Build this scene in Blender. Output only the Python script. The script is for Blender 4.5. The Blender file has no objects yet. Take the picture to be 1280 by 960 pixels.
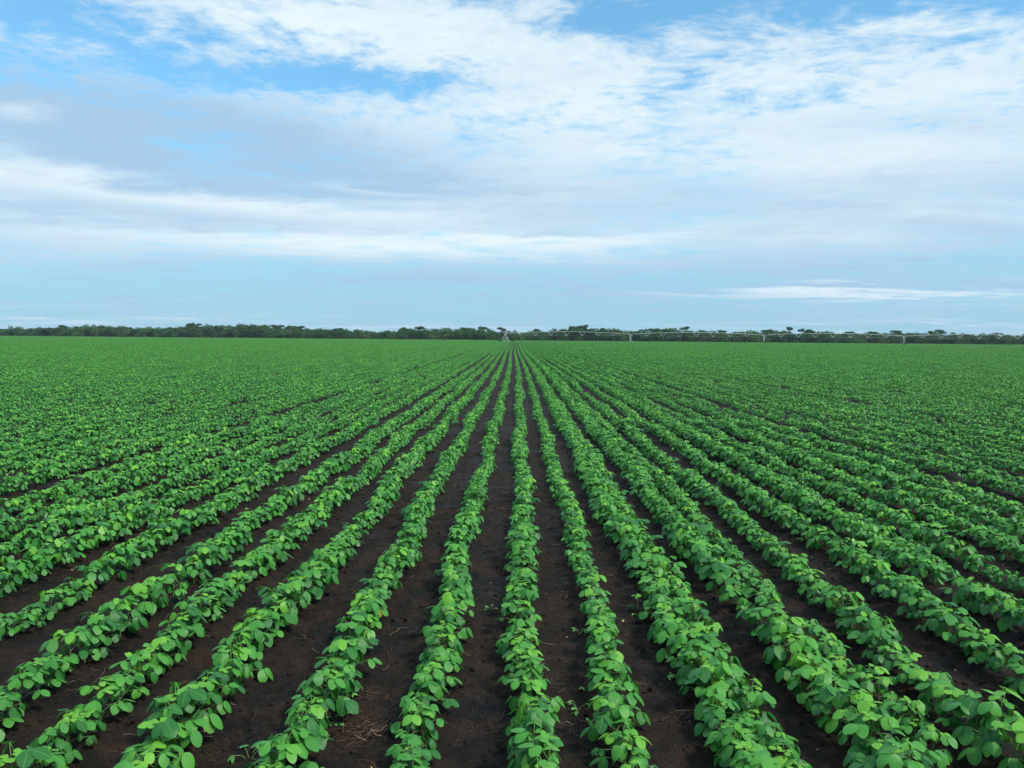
import bpy, math, random
import numpy as np
from mathutils import Vector, Matrix, Euler

random.seed(7)
RS = np.random.RandomState(7)
scene = bpy.context.scene
COL = scene.collection
R = math.radians

# ------------------------------------------------------------------ camera
F_PX = 1000.0                      # focal length in pixels of a 1280 px wide frame
CAM_H = 1.70
cam_d = bpy.data.cameras.new("camera")
cam_d.sensor_width = 36.0
cam_d.lens = 36.0 * F_PX / 1280.0
cam_d.clip_start = 0.05
cam_d.clip_end = 9000
cam = bpy.data.objects.new("camera", cam_d)
COL.objects.link(cam)
PITCH, ROLL, YAW = R(-3.30), R(0.46), R(0.2)
cam.location = (0, 0, CAM_H)
Mcam = (Matrix.Rotation(YAW, 3, 'Z') @ Matrix.Rotation(R(90) + PITCH, 3, 'X') @ Matrix.Rotation(ROLL, 3, 'Z'))
cam.rotation_euler = Mcam.to_euler()
scene.camera = cam
Minv = Mcam.transposed()


def proj(x, y, z):
    """world point -> pixel of the 1280x960 photograph, and depth"""
    v = Minv @ Vector((x, y, z - CAM_H))
    d = -v.z
    if d <= 0.01:
        return None
    return 640 + F_PX * v.x / d, 480 - F_PX * v.y / d, d


def ground_at(px, py, z=0.0):
    """where the ray through a pixel meets the height z"""
    v = Mcam @ Vector(((px - 640) / F_PX, (480 - py) / F_PX, -1))
    t = (z - CAM_H) / v.z
    return v.x * t, v.y * t


# ------------------------------------------------------------------ node helpers
class NT:
    def __init__(s, tree):
        s.t = tree; s.n = tree.nodes; s.l = tree.links
        s.n.clear()

    def add(s, typ, **kw):
        n = s.n.new(typ)
        for k, v in kw.items():
            setattr(n, k, v)
        return n

    def link(s, a, b):
        s.l.new(a, b)

    def val(s, sock, v):
        if hasattr(v, "is_linked") or isinstance(v, bpy.types.NodeSocket):
            s.l.new(v, sock)
        else:
            sock.default_value = v

    def math(s, op, a, b=0.0, c=None, clamp=False):
        n = s.add('ShaderNodeMath', operation=op, use_clamp=clamp)
        s.val(n.inputs[0], a); s.val(n.inputs[1], b)
        if c is not None:
            s.val(n.inputs[2], c)
        return n.outputs[0]

    def mix(s, f, a, b, mode='MIX'):
        n = s.add('ShaderNodeMix', data_type='RGBA', blend_type=mode)
        s.val(n.inputs['Factor'], f)
        s.val(n.inputs[6], a); s.val(n.inputs[7], b)
        return n.outputs[2]

    def noise(s, vec, scale, detail=4, rough=0.5, dist=0.0, dim='3D'):
        n = s.add('ShaderNodeTexNoise', noise_dimensions=dim)
        if vec is not None:
            s.link(vec, n.inputs['Vector'])
        n.inputs['Scale'].default_value = scale
        n.inputs['Detail'].default_value = detail
        n.inputs['Roughness'].default_value = rough
        n.inputs['Distortion'].default_value = dist
        return n.outputs[0]

    def ramp(s, f, a, b, lo=0.0, hi=1.0):
        n = s.add('ShaderNodeMapRange', interpolation_type='SMOOTHSTEP')
        s.val(n.inputs[0], f); s.val(n.inputs[1], a); s.val(n.inputs[2], b)
        s.val(n.inputs[3], lo); s.val(n.inputs[4], hi)
        return n.outputs[0]


def rgb(r, g, b):
    return (r, g, b, 1.0)


def new_mat(name):
    m = bpy.data.materials.new(name)
    m.use_nodes = True
    return m, NT(m.node_tree)


# ------------------------------------------------------------------ materials
def leaf_material(name, dark, mid, light, under, far=False, rough=0.43):
    m, t = new_mat(name)
    out = t.add('ShaderNodeOutputMaterial')
    att = t.add('ShaderNodeAttribute', attribute_name='tint')
    oi = t.add('ShaderNodeObjectInfo')
    geo = t.add('ShaderNodeNewGeometry')
    tint = t.math('ADD', att.outputs['Fac'], t.math('MULTIPLY', t.math('SUBTRACT', oi.outputs['Random'], 0.5), 0.22))
    big = t.noise(geo.outputs['Position'], 0.35, 3)
    tint = t.math('ADD', tint, t.math('MULTIPLY', t.math('SUBTRACT', big, 0.5), 0.5))
    c = t.mix(t.ramp(tint, 0.08, 0.52), dark, mid)
    c = t.mix(t.ramp(tint, 0.52, 1.02), c, light)
    c = t.mix(t.ramp(att.outputs['Fac'], 1.15, 1.3), c, rgb(0.30, 0.30, 0.035))
    bump = None
    if not far:
        uv = t.add('ShaderNodeUVMap')
        sep = t.add('ShaderNodeSeparateXYZ')
        t.link(uv.outputs[0], sep.inputs[0])
        u, v = sep.outputs[0], sep.outputs[1]
        au = t.math('ABSOLUTE', t.math('SUBTRACT', u, 0.5))
        rib = t.ramp(au, 0.012, 0.035, 1.0, 0.0)
        # side veins leave the midrib at an angle
        ph = t.math('SUBTRACT', t.math('MULTIPLY', v, 7.0), t.math('MULTIPLY', au, 5.0))
        fr = t.math('ABSOLUTE', t.math('SUBTRACT', t.math('FRACT', ph), 0.5))
        vein = t.math('MULTIPLY', t.ramp(fr, 0.0, 0.10, 1.0, 0.0), 0.5)
        ve = t.math('MAXIMUM', rib, vein)
        c = t.mix(t.math('MULTIPLY', ve, 0.45), c, rgb(0.16, 0.34, 0.10))
        # blotches
        bl = t.noise(geo.outputs['Position'], 90, 3)
        c = t.mix(t.ramp(bl, 0.55, 0.8, 0, 0.25), c, mid)
        b = t.add('ShaderNodeBump')
        b.inputs['Strength'].default_value = 0.5
        b.inputs['Distance'].default_value = 0.0018
        hh = t.math('ADD', t.math('MULTIPLY', t.math('MINIMUM', fr, 0.25), 1.2), t.math('MULTIPLY', rib, -0.8))
        hh = t.math('ADD', hh, t.math('MULTIPLY', bl, 1.2))
        t.link(hh, b.inputs['Height'])
        bump = b.outputs[0]
    c = t.mix(t.math('MULTIPLY', geo.outputs['Backfacing'], 0.75), c, under)
    p = t.add('ShaderNodeBsdfPrincipled')
    t.link(c, p.inputs['Base Color'])
    p.inputs['Roughness'].default_value = rough
    p.inputs['Specular IOR Level'].default_value = 0.44 if far else 0.36
    tr = t.add('ShaderNodeBsdfTranslucent')
    tc = t.mix(0.5, c, rgb(0.14, 0.42, 0.01))
    t.link(tc, tr.inputs['Color'])
    mx = t.add('ShaderNodeMixShader')
    mx.inputs[0].default_value = 0.20
    t.link(p.outputs[0], mx.inputs[1]); t.link(tr.outputs[0], mx.inputs[2])
    if bump:
        t.link(bump, p.inputs['Normal'])
    t.link(mx.outputs[0], out.inputs[0])
    return m


LEAF_D, LEAF_M, LEAF_L, LEAF_U = rgb(0.024, 0.140, 0.022), rgb(0.070, 0.285, 0.034), rgb(0.160, 0.425, 0.034), rgb(0.09, 0.25, 0.07)
M_LEAF = leaf_material("soybean_leaf", LEAF_D, LEAF_M, LEAF_L, LEAF_U)
M_LEAF_FAR = leaf_material("soybean_leaf_far", LEAF_D, LEAF_M, LEAF_L, LEAF_U, far=True, rough=0.5)
M_WEED = leaf_material("weed_leaf", rgb(0.04, 0.15, 0.03), rgb(0.07, 0.26, 0.05), rgb(0.17, 0.38, 0.07), rgb(0.10, 0.25, 0.08), far=True)
M_TREE = leaf_material("tree_foliage", rgb(0.012, 0.040, 0.013), rgb(0.038, 0.098, 0.020), rgb(0.13, 0.18, 0.040), rgb(0.05, 0.11, 0.035), far=True, rough=0.7)


def simple_mat(name, col, col2=None, rough=0.6, scale=20, metal=0.0, bump=0.0, bscale=60):
    m, t = new_mat(name)
    out = t.add('ShaderNodeOutputMaterial')
    p = t.add('ShaderNodeBsdfPrincipled')
    tc = t.add('ShaderNodeTexCoord')
    n = t.noise(tc.outputs['Object'], scale, 5, 0.6)
    c = t.mix(t.ramp(n, 0.35, 0.65), rgb(*col), rgb(*(col2 or col)))
    t.link(c, p.inputs['Base Color'])
    p.inputs['Roughness'].default_value = rough
    p.inputs['Metallic'].default_value = metal
    if bump:
        b = t.add('ShaderNodeBump')
        b.inputs['Strength'].default_value = bump
        t.link(t.noise(tc.outputs['Object'], bscale, 4), b.inputs['Height'])
        t.link(b.outputs[0], p.inputs['Normal'])
    t.link(p.outputs[0], out.inputs[0])
    return m


M_STEM = simple_mat("soybean_stem", (0.10, 0.22, 0.05), (0.16, 0.20, 0.06), 0.6, 60)
M_BARK = simple_mat("bark", (0.10, 0.085, 0.07), (0.05, 0.04, 0.035), 0.9, 3)
M_PALEBARK = simple_mat("pale_bark", (0.42, 0.38, 0.32), (0.28, 0.26, 0.22), 0.85, 3)
M_STEEL = simple_mat("galvanised_steel", (0.56, 0.57, 0.54), (0.44, 0.45, 0.43), 0.5, 2, 0.0)
M_DARKSTEEL = simple_mat("dull_steel", (0.34, 0.36, 0.36), (0.25, 0.26, 0.27), 0.6, 2, 0.2)
M_RUBBER = simple_mat("tyre_rubber", (0.02, 0.02, 0.02), (0.05, 0.04, 0.03), 0.85, 4)
M_BOX = simple_mat("painted_box", (0.30, 0.34, 0.34), (0.24, 0.27, 0.27), 0.5, 3)
M_CONCRETE = simple_mat("concrete", (0.38, 0.37, 0.34), (0.28, 0.27, 0.25), 0.9, 4)
M_HOSE = simple_mat("drop_hose", (0.10, 0.11, 0.11), (0.16, 0.17, 0.17), 0.6, 2)


def straw_material():
    m, t = new_mat("dry_straw")
    out = t.add('ShaderNodeOutputMaterial')
    p = t.add('ShaderNodeBsdfPrincipled')
    att = t.add('ShaderNodeAttribute', attribute_name='tint')
    c = t.mix(t.ramp(att.outputs['Fac'], 0.0, 0.6), rgb(0.030, 0.014, 0.009), rgb(0.115, 0.055, 0.032))
    c = t.mix(t.ramp(att.outputs['Fac'], 0.8, 1.0), c, rgb(0.34, 0.23, 0.14))
    t.link(c, p.inputs['Base Color'])
    p.inputs['Roughness'].default_value = 0.85
    t.link(p.outputs[0], out.inputs[0])
    return m


M_STRAW = straw_material()


def dead_leaf_material():
    m, t = new_mat("fallen_leaf")
    out = t.add('ShaderNodeOutputMaterial')
    p = t.add('ShaderNodeBsdfPrincipled')
    att = t.add('ShaderNodeAttribute', attribute_name='tint')
    c = t.mix(t.ramp(att.outputs['Fac'], 0.1, 0.8), rgb(0.16, 0.085, 0.045), rgb(0.38, 0.30, 0.09))
    t.link(c, p.inputs['Base Color'])
    p.inputs['Roughness'].default_value = 0.8
    t.link(p.outputs[0], out.inputs[0])
    return m


M_DEAD = dead_leaf_material()

# field edge: a straight line, farther on the left than on the right
EA, EB = Vector((-360.0, 565.0)), Vector((290.0, 440.0))
EDIR = (EB - EA).normalized()


def edge_y(x):
    return EA.y + (x - EA.x) * EDIR.y / EDIR.x


def soil_material():
    m, t = new_mat("dark_soil")
    out = t.add('ShaderNodeOutputMaterial')
    p = t.add('ShaderNodeBsdfPrincipled')
    geo = t.add('ShaderNodeNewGeometry')
    P = geo.outputs['Position']
    n1 = t.noise(P, 1.6, 5, 0.6)
    n2 = t.noise(P, 28, 6, 0.65)
    n3 = t.noise(P, 120, 4, 0.6)
    c = t.mix(t.ramp(n1, 0.38, 0.62), rgb(0.0050, 0.0040, 0.0029), rgb(0.0200, 0.0145, 0.0098))
    c = t.mix(t.ramp(n2, 0.45, 0.75, 0, 0.7), c, rgb(0.038, 0.0235, 0.0140))
    # reddish crop residue mixed into the soil
    n4 = t.noise(P, 5.5, 4, 0.6)
    res = t.math('MULTIPLY', t.ramp(n4, 0.46, 0.60), t.ramp(n3, 0.47, 0.58))
    c = t.mix(t.math('MULTIPLY', res, 0.65), c, rgb(0.066, 0.033, 0.020))
    # specks: grit, bits of chaff
    vo = t.add('ShaderNodeTexVoronoi')
    t.link(P, vo.inputs['Vector']); vo.inputs['Scale'].default_value = 75
    sp = t.math('MULTIPLY', t.ramp(vo.outputs['Distance'], 0.10, 0.16, 1, 0),
                t.ramp(t.noise(P, 13, 3), 0.56, 0.66))
    c = t.mix(t.math('MULTIPLY', sp, 0.7), c, rgb(0.16, 0.10, 0.07))
    # beyond the field: grassy ground
    sep = t.add('ShaderNodeSeparateXYZ'); t.link(P, sep.inputs[0])
    k = EDIR.y / EDIR.x
    ey = t.math('ADD', t.math('MULTIPLY', t.math('SUBTRACT', sep.outputs[0], EA.x), k), EA.y)
    dy = t.math('SUBTRACT', sep.outputs[1], ey)
    g = t.ramp(dy, -10.0, -6.0)
    gc = t.mix(t.noise(P, 0.15, 4), rgb(0.08, 0.13, 0.035), rgb(0.15, 0.14, 0.07))
    c = t.mix(g, c, gc)
    t.link(c, p.inputs['Base Color'])
    wet = t.ramp(n1, 0.35, 0.6, 0.58, 0.95)
    t.link(wet, p.inputs['Roughness'])
    p.inputs['Specular IOR Level'].default_value = 0.16
    b = t.add('ShaderNodeBump'); b.inputs['Strength'].default_value = 1.0; b.inputs['Distance'].default_value = 0.022
    t.link(t.math('ADD', n2, t.math('MULTIPLY', n3, 0.35)), b.inputs['Height'])
    t.link(b.outputs[0], p.inputs['Normal'])
    t.link(p.outputs[0], out.inputs[0])
    return m


M_SOIL = soil_material()


# ------------------------------------------------------------------ mesh builder
class MB:
    def __init__(s):
        s.v = []; s.f = []; s.uv = []; s.tint = []; s.n = 0

    def add(s, verts, faces, uvs=None, tint=0.5):
        verts = np.asarray(verts, float)
        s.v.append(verts)
        for f in faces:
            s.f.append([i + s.n for i in f])
        s.uv.append(np.asarray(uvs, float) if uvs is not None else np.zeros((len(verts), 2)))
        s.tint.append(np.full(len(verts), tint))
        s.n += len(verts)

    def extend(s, o, M=None, off=None):
        for_v = np.concatenate(o.v)
        if M is not None:
            for_v = for_v @ np.asarray(M, float).T
        if off is not None:
            for_v = for_v + np.asarray(off, float)
        base = s.n
        s.v.append(for_v); s.uv.append(np.concatenate(o.uv)); s.tint.append(np.concatenate(o.tint))
        s.f.extend([[i + base for i in f] for f in o.f])
        s.n += len(for_v)

    def mesh(s, name, mat, smooth=True):
        me = bpy.data.meshes.new(name)
        v = np.concatenate(s.v) if s.v else np.zeros((0, 3))
        me.from_pydata(v.tolist(), [], s.f)
        me.update()
        uv = np.concatenate(s.uv); ti = np.concatenate(s.tint)
        li = np.empty(len(me.loops), np.int32)
        me.loops.foreach_get('vertex_index', li)
        ul = me.uv_layers.new(name='UVMap')
        ul.data.foreach_set('uv', uv[li].astype(np.float32).ravel())
        a = me.attributes.new('tint', 'FLOAT', 'POINT')
        a.data.foreach_set('value', ti.astype(np.float32))
        if smooth:
            me.polygons.foreach_set('use_smooth', np.ones(len(me.polygons), bool))
        me.materials.append(mat)
        return me

    def tube(s, pts, rad, seg=5, tint=0.5, caps=False):
        pts = [Vector(p) for p in pts]
        if not isinstance(rad, (list, tuple)):
            rad = [rad] * len(pts)
        vs = []
        for i, p in enumerate(pts):
            d = (pts[min(i + 1, len(pts) - 1)] - pts[max(i - 1, 0)]).normalized()
            a = Vector((0, 0, 1)) if abs(d.z) < 0.9 else Vector((1, 0, 0))
            u = d.cross(a).normalized(); w = d.cross(u)
            for k in range(seg):
                an = 2 * math.pi * k / seg
                vs.append(p + (u * math.cos(an) + w * math.sin(an)) * rad[i])
        fs = []
        for i in range(len(pts) - 1):
            for k in range(seg):
                k2 = (k + 1) % seg
                fs.append([i * seg + k, i * seg + k2, (i + 1) * seg + k2, (i + 1) * seg + k])
        if caps:
            fs.append(list(range(seg))[::-1]); fs.append([(len(pts) - 1) * seg + k for k in range(seg)])
        s.add([tuple(v) for v in vs], fs, None, tint)

    def box(s, c, d, rot=0.0):
        c = np.array(c, float); hx, hy, hz = d[0] / 2, d[1] / 2, d[2] / 2
        b = min(hx, hy, hz) * 0.12
        vs = []
        for z, i in ((-hz, 1), (-hz + b, 0), (hz - b, 0), (hz, 1)):
            k = b if i else 0
            for sx, sy in ((-1, -1), (1, -1), (1, 1), (-1, 1)):
                x, y = sx * (hx - k), sy * (hy - k)
                vs.append((x * math.cos(rot) - y * math.sin(rot), x * math.sin(rot) + y * math.cos(rot), z))
        fs = [[3, 2, 1, 0], [12, 13, 14, 15]]
        for r in range(3):
            for k in range(4):
                k2 = (k + 1) % 4
                fs.append([r * 4 + k, r * 4 + k2, r * 4 + 4 + k2, r * 4 + 4 + k])
        s.add(np.array(vs) + c, fs)


def link_obj(name, me, parent=None, loc=None):
    o = bpy.data.objects.new(name, me)
    COL.objects.link(o)
    if parent is not None:
        o.parent = parent
    if loc is not None:
        o.location = loc
    return o


def tag(o, label=None, cat=None, group=None, kind=None):
    if label: o['label'] = label
    if cat: o['category'] = cat
    if group: o['group'] = group
    if kind: o['kind'] = kind
    return o


# ------------------------------------------------------------------ soybean leaves and plants
def leaflet(mb, base, direction, droop, roll, L, W, lod, tint, rng, fold=0.18):
    """one ovate leaflet. direction = azimuth in the ground plane, droop = downward pitch at the base"""
    if lod == 0:
        ns, nc = 8, 5
    elif lod == 1:
        ns, nc = 4, 3
    elif lod == 2:
        ns, nc = 3, 3
    else:
        ns, nc = 2, 2
    ca, sa = math.cos(direction), math.sin(direction)
    curl = rng.uniform(0.15, 0.8)
    wav = rng.uniform(0.0, 0.05); wph = rng.uniform(0, 6.28)
    vs, uvs = [], []
    if lod >= 3:
        # a four cornered leaf
        shape = [(0.0, 0.0), (0.42, -0.5), (1.0, 0.0), (0.42, 0.5)]
        for t, c in shape:
            a = droop + curl * t
            fx = t * L * math.cos(a); fz = -t * L * math.sin(a)
            s_ = c * W * 1.15
            z = fz - abs(s_) * 0.12 + s_ * math.sin(roll)
            sx = s_ * math.cos(roll)
            vs.append((base[0] + fx * ca - sx * sa, base[1] + fx * sa + sx * ca, base[2] + z)); uvs.append((c + 0.5, t))
        mb.add(vs, [[0, 1, 2, 3]], uvs, tint)
        return
    x = z = 0.0
    prev = 0.0
    for i in range(ns):
        t = i / (ns - 1)
        a = droop + curl * t
        x += (t - prev) * L * math.cos(a); z -= (t - prev) * L * math.sin(a); prev = t
        if lod >= 2:
            w = (0.25, 1.0, 0.12)[i]
        else:
            tt = 0.02 + 0.98 * t
            w = math.sin(math.pi * tt ** 0.92) ** 0.52
            if i == 0: w = 0.22
            if i == ns - 1: w = 0.22 if lod == 0 else 0.35
        for j in range(nc):
            c = j / (nc - 1) - 0.5
            s_ = c * W * w
            up = abs(c) * 2
            dz = fold * W * w * (0.5 * up - 0.55 * up * up) + wav * W * math.sin(t * 7 + wph + c * 3) * up
            zz = z + dz + s_ * math.sin(roll); ss = s_ * math.cos(roll)
            vs.append((base[0] + x * ca - ss * sa, base[1] + x * sa + ss * ca, base[2] + zz)); uvs.append((c * w + 0.5, t))
    fs = []
    for i in range(ns - 1):
        for j in range(nc - 1):
            fs.append([i * nc + j, (i + 1) * nc + j, (i + 1) * nc + j + 1, i * nc + j + 1])
    mb.add(vs, fs, uvs, tint)


def soybean(rng, lod, hscale=1.0, leaves=None, stems=None, off=(0, 0, 0), lean=None, nn=None):
    leaves = leaves if leaves is not None else MB()
    stems = stems if stems is not None else MB()
    H = rng.uniform(0.15, 0.19) * hscale
    lx, ly = lean or (rng.uniform(-0.02, 0.02), rng.uniform(-0.02, 0.02))
    ox, oy, oz = off
    top = (ox + lx, oy + ly, oz + H)
    if lod <= 1:
        stems.tube([(ox, oy, oz - 0.02), (ox + lx * 0.3, oy + ly * 0.3, oz + H * 0.5), top],
                   [0.0036, 0.003, 0.0018], 5 if lod == 0 else 3, 0.4)
    n = nn or (11 if lod <= 1 else 8 if lod == 2 else 6)
    az = rng.uniform(0, 6.28)
    for i in range(n):
        fr = (i + 0.6) / n
        az += 2.4 + rng.uniform(-0.4, 0.4)
        young = fr > 0.86
        h = H * (0.22 + 0.78 * fr)
        bx, by, bz = ox + lx * fr, oy + ly * fr, oz + h
        pl = (rng.uniform(0.065, 0.108) if not young else rng.uniform(0.015, 0.04)) * (1.08 - 0.45 * fr) * hscale * 1.0
        el = rng.uniform(0.55, 1.0) if fr > 0.45 else rng.uniform(0.15, 0.6)
        px = bx + math.cos(az) * pl * math.cos(el)
        py = by + math.sin(az) * pl * math.cos(el)
        pz = bz + pl * math.sin(el)
        if lod <= 1:
            stems.tube([(bx, by, bz), ((bx + px) / 2, (by + py) / 2, (bz + pz) / 2 + 0.006), (px, py, pz)],
                       0.0016, 4 if lod == 0 else 3, 0.6)
        L = (rng.uniform(0.050, 0.075) if not young else rng.uniform(0.030, 0.046)) * (0.5 + 0.5 * hscale)
        W = L * rng.uniform(0.66, 0.82)
        if lod == 3:
            L *= 1.25; W *= 1.25
        tb = rng.gauss(0.40, 0.20) + (0.40 if young else 0.0) + (0.34 if 0.6 < fr <= 0.86 and rng.random() < 0.35 else 0) - (0.12 if fr < 0.4 else 0)
        tb = min(1.0, max(0.0, tb))
        if fr < 0.5 and rng.random() < 0.004: tb = 1.25
        if rng.random() < 0.12: L *= 0.72; W *= 0.72
        outd = rng.uniform(0.05, 0.6) if fr > 0.45 else rng.uniform(0.25, 0.95)
        if young: outd = rng.uniform(-0.5, 0.2)
        for k, da in ((0, 0.0), (1, rng.uniform(1.0, 1.5)), (2, -rng.uniform(1.0, 1.5))):
            st = 0.014 if k == 0 else 0.002
            b = (px + math.cos(az) * st, py + math.sin(az) * st, pz)
            leaflet(leaves, b, az + da, outd + rng.uniform(-0.25, 0.35), rng.uniform(-0.35, 0.35),
                    L * (1.0 if k == 0 else 0.93), W, lod, tb + rng.uniform(-0.06, 0.06), rng)
    return leaves, stems


def make_variants(n, lod, seed, hs=(0.85, 1.15)):
    out = []
    for i in range(n):
        rng = random.Random(seed + i)
        lv, st = soybean(rng, lod, rng.uniform(*hs))
        out.append((lv, st))
    return out


# ------------------------------------------------------------------ ground relief
_perm = np.random.RandomState(3).rand(256, 256)


def vnoise(x, y):
    xi = np.floor(x).astype(int); yi = np.floor(y).astype(int)
    fx = x - xi; fy = y - yi
    fx = fx * fx * (3 - 2 * fx); fy = fy * fy * (3 - 2 * fy)
    g = lambda a, b: _perm[a % 256, b % 256]
    return (g(xi, yi) * (1 - fx) + g(xi + 1, yi) * fx) * (1 - fy) + (g(xi, yi + 1) * (1 - fx) + g(xi + 1, yi + 1) * fx) * fy


def fbm(x, y, o=4):
    s = 0; a = 0.5; t = 0
    for i in range(o):
        s = s + a * vnoise(x * 2 ** i + 17 * i, y * 2 ** i + 9 * i); t += a; a *= 0.55
    return s / t


HC = 1.45      # camera height above the canopy, turns measured row slopes into metres
ROW_U = {-10: -3.22, -9: -2.90, -8: -2.58, -7: -2.26, -6: -1.93, -5: -1.53, -4: -1.23, -3: -0.92, -2: -0.59, -1: -0.27,
         0: 0.048, 1: 0.332, 2: 0.605, 3: 0.955, 4: 1.13, 5: 1.36, 6: 1.69, 7: 1.99, 8: 2.33, 9: 2.64, 10: 2.95, 11: 3.27}
ROW_X = {k: u * HC for k, u in ROW_U.items()}
ROW_W = {k: 1.0 for k in ROW_X}
ROW_W.update({-4: 1.0, -3: 0.95, -2: 0.95, -1: 0.9, 0: 0.92, 1: 0.85, 2: 1.08, 3: 1.2, 4: 0.85, 5: 1.02, 6: 1.0, 7: 1.08})
X_LO, X_HI = ROW_X[-10] - 0.36, ROW_X[11] + 0.36
GROUP, GROW = 3.72, 0.440         # a planter pass of eight rows and the wider strip beside it


def outer_rows(x0, x1):
    """row positions outside the middle block, in passes of eight"""
    res = []
    for side in (-1, 1):
        g = 0
        while True:
            base = (X_HI + g * GROUP) if side > 0 else (X_LO - (g + 1) * GROUP)
            if (side > 0 and base > x1) or (side < 0 and base + GROUP < x0): break
            for j in range(8):
                res.append(base + 0.32 + j * GROW)
            g += 1
    return [x for x in res if x0 <= x <= x1]


def wobble(x0, y):
    ph = x0 * 3.7
    return 0.026 * math.sin(y * 0.9 + ph) + 0.018 * math.sin(y * 2.3 + ph * 2.1) + 0.10 * math.sin(y * 0.045 + 0.3) * min(1, y / 40.0)


NEAR_ROWS = sorted(list(ROW_X.values()) + outer_rows(-14, 14))


def g_height(x, y):
    x = np.asarray(x, float); y = np.asarray(y, float)
    d = np.full(x.shape, 9.0)
    for r in NEAR_ROWS:
        d = np.minimum(d, np.abs(x - r))
    ridge = 0.022 * np.exp(-(d / 0.11) ** 2)
    n = (fbm(x * 2.2, y * 1.4, 3) - 0.5) * 0.045 + (fbm(x * 14, y * 12, 4) - 0.5) * 0.030
    cl = np.clip(fbm(x * 30 + 5, y * 30, 3) - 0.56, 0, 1) * 0.09
    fade = np.clip((26 - y) / 12, 0, 1) * np.clip((15 - np.abs(x)) / 4, 0, 1)
    return (ridge + n + cl) * fade


def g1(x, y):
    return float(g_height(np.array([x]), np.array([y]))[0])


def axis(lo_dense, hi_dense, step, grow, far):
    a = list(np.arange(lo_dense, hi_dense, step))
    s = step; p = a[-1]
    while p < far:
        s *= grow; p += s; a.append(p)
    return a


ypos = axis(1.6, 7.5, 0.022, 1.022, 4200)
yneg = [-y for y in axis(0, 1.0, 0.3, 1.3, 600)][::-1]
ys = np.array(yneg[:-1] + list(np.arange(0.0, 1.6, 0.1)) + ypos)
xp = axis(0.0, 5.2, 0.022, 1.028, 4200)
xs = np.array([-x for x in xp[:0:-1]] + xp)
GX, GY = np.meshgrid(xs, ys)
GZ = g_height(GX.ravel(), GY.ravel())
gv = np.stack([GX.ravel(), GY.ravel(), GZ], 1)
nx, ny = len(xs), len(ys)
idx = np.arange(nx * ny).reshape(ny, nx)
quads = np.stack([idx[:-1, :-1].ravel(), idx[:-1, 1:].ravel(), idx[1:, 1:].ravel(), idx[1:, :-1].ravel()], 1)
gm = bpy.data.meshes.new("ground")
gm.vertices.add(len(gv)); gm.vertices.foreach_set('co', gv.astype(np.float32).ravel())
gm.loops.add(quads.size); gm.loops.foreach_set('vertex_index', quads.astype(np.int32).ravel())
gm.polygons.add(len(quads))
gm.polygons.foreach_set('loop_start', (np.arange(len(quads)) * 4).astype(np.int32))
gm.polygons.foreach_set('loop_total', np.full(len(quads), 4, np.int32))
gm.update(calc_edges=True)
gm.polygons.foreach_set('use_smooth', np.ones(len(quads), bool))
gm.materials.append(M_SOIL)
tag(link_obj("ground", gm), "dark brown moist soil of the field with furrows between the rows", kind='structure')


# ------------------------------------------------------------------ the list of plants
def plants_along(x0, y0, y1, width, seed, step=0.112):
    rng = random.Random(seed)
    y = y0
    out = []
    while y < y1:
        n = float(fbm(np.array([x0 * 5.3 + 40]), np.array([y * 0.9]), 3)[0])
        s = min(1.22, (0.80 + 0.62 * (n - 0.28)) * width * rng.uniform(0.90, 1.10))
        out.append([x0 + wobble(x0, y) + rng.uniform(-0.02, 0.02), y, s])
        y += step * rng.uniform(0.75, 1.3)
        if rng.random() < 0.012:
            y += rng.uniform(0.1, 0.25)
    return out


Y_NEAR = 15.0
all_plants = []        # x, y, scale, row key
for k, x0 in ROW_X.items():
    for i, p in enumerate(plants_along(x0, 0.9, Y_NEAR, ROW_W[k], 100 + k)):
        if k == 4 and (p[1] < 3.05 or 4.35 < p[1] < 4.7):
            continue
        if k == 7 and 5.1 < p[1] < 5.45:
            continue
        all_plants.append(p + [k])
for x0 in outer_rows(-16, 16):
    for p in plants_along(x0, 0.9, Y_NEAR, 0.90, int(abs(x0) * 977) + (7 if x0 > 0 else 0)):
        all_plants.append(p + [None])
# the second row on the right was drilled twice and stands double
for p in plants_along(0.705 * HC, 0.9, Y_NEAR, 0.95, 777):
    all_plants.append(p + [2])
# a short odd row beside the seventh one
for p in plants_along(2.15 * HC, 5.55, 14.9, 0.7, 555):
    all_plants.append(p + [75])

seen, rest = [], []
for p in all_plants:
    q = proj(p[0], p[1], 0.17 * p[2])
    if q and -25 < q[0] < 1305 and 380 < q[1] < 985:
        seen.append((math.hypot(p[0], p[1]), p, q))
    else:
        if abs(p[0]) < 0.66 * p[1] + 3.5:
            rest.append(p)
seen.sort(key=lambda a: a[0])
individual = seen[:300]
rest += [s[1] for s in seen[300:]]

# ---- the 300 nearest plants as things
NV = 30
var0 = []
for i, (lv, st) in enumerate(make_variants(NV, 0, 900)):
    var0.append((lv.mesh("soybean_foliage", M_LEAF), st.mesh("soybean_stem", M_STEM)))


def ordn(n):
    return "%d%s" % (n, 'th' if 10 <= n % 100 <= 20 else {1: 'st', 2: 'nd', 3: 'rd'}.get(n % 10, 'th'))


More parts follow.
